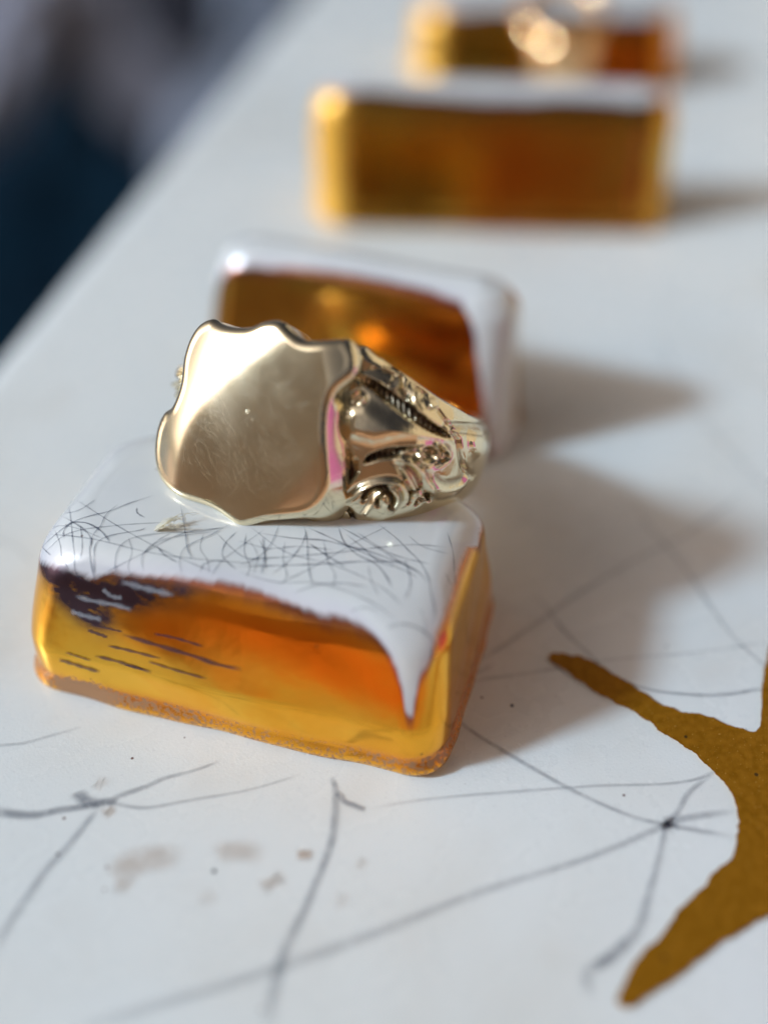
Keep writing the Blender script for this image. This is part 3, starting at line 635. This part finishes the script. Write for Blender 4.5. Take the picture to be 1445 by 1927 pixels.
region([(385,1030),(430,965),(560,918),(700,905),(840,895),(760,935),(690,965),(640,1005),(520,1018),(410,1045)], -.055, .026, .95, .010)
for l_, w_, h_, c_ in [([(440,270),(500,285),(470,310),(445,345)], .012, .02, 0), ([(525,325),(600,360),(645,410),(630,470),(590,495),(540,470)], .013, .030, 0),
    ([(640,370),(700,410),(740,500),(750,580),(795,680)], .014, .032, 0), ([(610,380),(665,430),(670,510),(720,590)], .016, -.028, .35),
    ([(790,430),(880,480),(935,540),(920,600),(860,615)], .013, .030, 0), ([(770,470),(840,530),(800,590)], .02, -.022, .2), ([(960,550),(1050,620),(980,700)], .013, .026, 0), ([(930,650),(1000,740),(1050,800)], .016, -.018, .2),
    ([(800,950),(790,1000),(850,1030),(910,990),(920,900)], .013, .030, 0), ([(840,960),(870,950),(880,985)], .02, -.03, .3), ([(960,920),(1000,950),(1000,1000),(930,1040)], .012, .024, 0), ([(930,910),(950,960),(930,1000)], .013, -.026, .6),
    ([(640,1005),(740,1030),(800,1090),(850,1180),(880,1250)], .018, .030, 0), ([(660,1035),(720,1150),(775,1250)], .012, .024, 0), ([(700,1060),(760,1140),(810,1230)], .014, -.02, .25), ([(720,1320),(745,1250),(770,1230)], .013, -.035, .9),
    ([(280,1290),(400,1205),(550,1160),(650,1180),(700,1260),(690,1330)], .014, .024, 0), ([(780,1330),(800,1290),(830,1300)], .012, -.03, .9), ([(850,1250),(870,1300)], .014, -.03, .9),
    ([(1150,680),(1095,780),(1080,880),(1110,1050),(1180,1130)], .020, -.030, .35), ([(1120,670),(1060,780),(1050,860)], .014, .02, 0),
    ([(400,1300),(430,1250),(500,1205),(580,1220)], .018, -.04, 1.0), ([(500,1340),(500,1290),(560,1240),(610,1290),(600,1370)], .014, -.035, .9), ([(230,1390),(280,1360),(320,1400),(330,1440)], .014, -.03, .9), ([(195,1345),(225,1350)], .014, -.025, .7),
    ([(620,1240),(640,1310),(600,1380)], .013, .02, 0), ([(850,1170),(950,1230),(1080,1200),(1150,1100)], .03, .018, 0), ([(400,1400),(470,1300),(540,1230)], .012, .022, 0),
    ([(320,570),(360,540),(400,570),(370,590)], .012, .016, .3), ([(300,250),(340,300),(380,300)], .014, -.014, .6), ([(400,260),(480,270)], .010, .018, 0), ([(240,600),(300,650),(290,700)], .01, -.006, .2),
    ([(290,950),(310,1000),(340,1060)], .02, -.008, .5), ([(340,1000),(350,1100)], .016, -.012, .5)]:
    ridge(l_, w_, h_, c_)
region([(285,885),(262,960),(240,1060),(215,1180),(190,1290),(260,1270),(310,1200),(365,1120),(350,1040),(320,960)], -.03, .03, 1.0)  # black of the undercut, painted through the cavity mask
region([(1130,870),(1150,780),(1200,730),(1240,800),(1240,900),(1200,1020),(1150,980)], .035, .06)
region([(530,1320),(560,1275),(590,1310),(570,1370),(540,1360)], .03, .03)
region([(790,1290),(830,1250),(860,1290),(830,1330)], .025, .03)
Hm += .0022 * fbm(U[:, 0] * 9, U[:, 1] * 9, 5) + .0006 * fbm(U[:, 0] * 40, U[:, 1] * 40, 6)
Hs = np.zeros(flat.shape[0]); Cs = np.zeros(flat.shape[0])
edge = np.clip((1 - np.abs(VV.ravel()[near])) / .04, 0, 1)
Hs[near] = Hm * edge * .85; Cs[near] = Cav
Hs = Hs.reshape(AL.shape); Cs = Cs.reshape(AL.shape)
# the far shoulder carries the same carving mirrored
for i in np.where((al < -18) & (al > -112))[0]:
    k = np.argmin(np.abs(al + al[i])); Hs[i] = Hs[k]; Cs[i] = Cs[k]
outer = shank_pt(AL, VV, Hs)
def inner_row(v, al_):
    a_ = al_ * R(1); rin = .80
    return O + rin * (np.cos(a_)[:, None] * N + np.sin(a_)[:, None] * T) + (v * Wid(al_) + Mid(al_))[:, None] * A
top_mid = O + ((.80 * .25 + (np.linalg.norm(((outer[:, -1] - O) - ((outer[:, -1] - O) @ A)[:, None] * A), axis=1)) * .75))[:, None] * (np.cos(al * R(1))[:, None] * N + np.sin(al * R(1))[:, None] * T) + (1.03 * Wid(al) + Mid(al))[:, None] * A
cols = [outer] + [x[:, None] for x in (top_mid, inner_row(1.0, al), inner_row(.9, al), inner_row(0, al), inner_row(-.9, al), inner_row(-1.0, al))]
low_mid = O + ((.80 * .25 + (np.linalg.norm(((outer[:, 0] - O) - ((outer[:, 0] - O) @ A)[:, None] * A), axis=1)) * .75))[:, None] * (np.cos(al * R(1))[:, None] * N + np.sin(al * R(1))[:, None] * T) - (1.03 * Wid(al) - Mid(al))[:, None] * A
cols.append(low_mid[:, None])
G = np.concatenate(cols, 1); na, ncc, _ = G.shape
idx = np.arange(na * ncc).reshape(na, ncc); i2 = np.roll(idx, -1, 0); j2 = np.roll(idx, -1, 1); ij = np.roll(i2, -1, 1)
fs = np.stack([idx, i2, ij, j2], -1).reshape(-1, 4)
cav = np.zeros((na, ncc)); cav[:, :nv] = Cs
fa = np.repeat(al, ncc); which = np.where((fa > 14) & (fa < 88), 0, np.where((fa < -14) & (fa > -88), 1, 2))
Gf = G.reshape(-1, 3)
nn_ = vnormals(Gf, fs); k0 = idx[na // 2, nv // 2]
if nn_[k0] @ (Gf[k0] - O) < 0: fs = fs[:, ::-1]
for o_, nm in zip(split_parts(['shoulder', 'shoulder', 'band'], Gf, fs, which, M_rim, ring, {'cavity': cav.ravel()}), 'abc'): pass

# ------------------------------------------------------------------ small ring added as a guess to carry the glint on the farthest block
def far_ring():
    q = hit4(1055, 84); p0 = np.array(q[0]) if q[0] is not None else at(1055, 84, .5)
    root = empty('glint_ring', tuple(p0)); tag(root, 'round gold glint on the farthest block, built as an added small ring', 'ring')
    c = p0 + np.array([0, -.28, -.02]); V = []; n_ = 40; m_ = 24
    for i in range(m_):
        th = math.pi * (i + .5) / m_
        for j in range(n_): ph = 2 * math.pi * j / n_; V.append(c + .36 * np.array([math.sin(th) * math.cos(ph), math.sin(th) * math.sin(ph) * .8, math.cos(th)]))
    mesh_obj('ring_head', V, grid_faces(m_, n_), M_far, root, attrs={'cavity': np.zeros(len(V))})
    V = []; cc = c + np.array([0, .44, .30]); n_, m_ = 90, 14
    for i in range(n_):
        a_ = 2 * math.pi * i / n_; ctr_ = cc + .44 * np.array([math.sin(a_), -math.cos(a_), -.55 * math.cos(a_) ]); e = np.array([math.sin(a_), -math.cos(a_), 0])
        for j in range(m_): b_ = 2 * math.pi * j / m_; V.append(ctr_ + .05 * math.cos(b_) * e + np.array([0, 0, .10 * math.sin(b_)]))
    i_ = np.arange(n_ * m_).reshape(n_, m_); f_ = np.stack([i_, np.roll(i_, -1, 0), np.roll(np.roll(i_, -1, 0), -1, 1), np.roll(i_, -1, 1)], -1).reshape(-1, 4)
    mesh_obj('band', V, f_, M_far, root, attrs={'cavity': np.zeros(len(V))})
far_ring()

# ------------------------------------------------------------------ what lies beyond the tray, far out of focus
navy = mat_plain('navy_cloth', (.0004, .008, .018), (.001, .016, .032), .3, .9, .3)
o = slab('folded_cloth', gpoly([(110,110),(200,190),(290,270),(400,360),(400,800),(-200,1100),(-300,560),(-200,380),(-60,310),(40,220)], GZ + 6), GZ, GZ + 6, navy); tag(o, 'dark navy folded cloth, the darkest blurred patch beyond the left edge of the tray', 'cloth')
o = slab('folded_cloth', gpoly([(-140,90),(-40,0),(30,-80),(100,-90),(75,20),(10,160),(-60,250),(-140,290)], GZ + 4), GZ, GZ + 4, mat_plain('lilac_cloth', (.30, .31, .38), (.38, .38, .46), .3, .9, .3)); tag(o, 'pale lilac grey cloth blurred in the top left corner', 'cloth')
o = slab('folded_cloth', gpoly([(230,-200),(420,-200),(420,-20),(385,90),(330,50),(250,0)], GZ + 3), GZ, GZ + 3, mat_plain('charcoal_cloth', (.012, .012, .016), (.025, .024, .03), .3, .9, .3)); tag(o, 'charcoal cloth blurred at the top edge, left of the tray', 'cloth')
o = slab('folded_cloth', gpoly([(440,-200),(700,-200),(640,60),(500,300),(330,330),(300,240),(350,160),(420,60)], GZ + 8), GZ, GZ + 8, mat_plain('slate_band', (.16, .18, .225), (.20, .22, .27), .3, .9, .3)); tag(o, 'slate blue band running along the upper left edge of the tray, out of focus', 'cloth')  # slab stands in for the shaded side of the tray rim
sheet('added_terrace', [(-850, -515, GZ + .4), (300, -515, GZ + .4), (300, -14, GZ + .4), (-850, -14, GZ + .4)], mat_plain('terracotta', (.60, .30, .16), (.72, .40, .24), .08, .8))  # made-up terrace out of view, gives the block fronts warm colour to reflect
sheet('wall', [(-300, -88, GZ), (-66, -96, GZ), (-66, -96, 125), (-300, -88, 125)], mat_plain('added_grey_wall', (.66, .58, .48), (.76, .67, .55), .05, .9))  # unseen wall, added to set the tone mirrored in the ring face
# invented walls out of view, added for the gold to mirror and for warm bounce
sheet('wall', [(-1200, -520, GZ), (400, -520, GZ), (400, -520, 230), (-1200, -520, 230)], mat_plain('added_brown_wall', (.68, .51, .37), (.76, .58, .43), .05, .9))
sheet('wall', [(110, -90, GZ), (110, 330, GZ), (110, 330, 130), (110, -90, 130)], mat_plain('added_tan_wall', (.50, .38, .25), (.58, .45, .30), .05, .9))

o = slab('folded_cloth', [(4.2, 1.9), (5.2, 1.8), (5.3, 3.5), (4.5, 3.5)], 0, 2.2, mat_plain('added_pink_cloth', (.46, .12, .30), (.55, .16, .36), .6, .9, .2)); tag(o, 'pink cloth added out of view to the right, mirrored as a strip along the ring face', 'cloth')  # unseen slab, added only to be mirrored in the ring rim

# a wisp of lint on the glaze left of the ring
q = hit1(298, 998); p0 = np.array(q[0]); lint = empty('lint_tuft', tuple(p0)); tag(lint, 'tiny pale tuft of fluff on the near block, just left below the ring', 'lint')
LM = mat_plain('lint_fibre', (.80, .72, .52), (.86, .80, .62), 5, .5)
for k in range(22):
    a_ = rng.uniform(-.35, .35); ln = rng.uniform(.10, .24); st_ = np.array([rng.uniform(-.02, .02), rng.uniform(-.02, .02), .008])
    pts = [p0 + st_ + np.array([math.cos(a_) * ln * u, math.sin(a_) * ln * u + .03 * u * u, .07 * math.sin(u * 2.6) * rng.uniform(.5, 1)]) for u in np.linspace(0, 1, 8)]
    V_ = []; 
    for i_, c_ in enumerate(pts):
        for j_ in range(4): b_ = j_ * math.pi / 2; rr = .0028 * (1 - .8 * i_ / 7); V_.append(c_ + rr * np.array([0, math.cos(b_), math.sin(b_)]))
    mesh_obj('fibre', V_, grid_faces(8, 4), LM, lint)
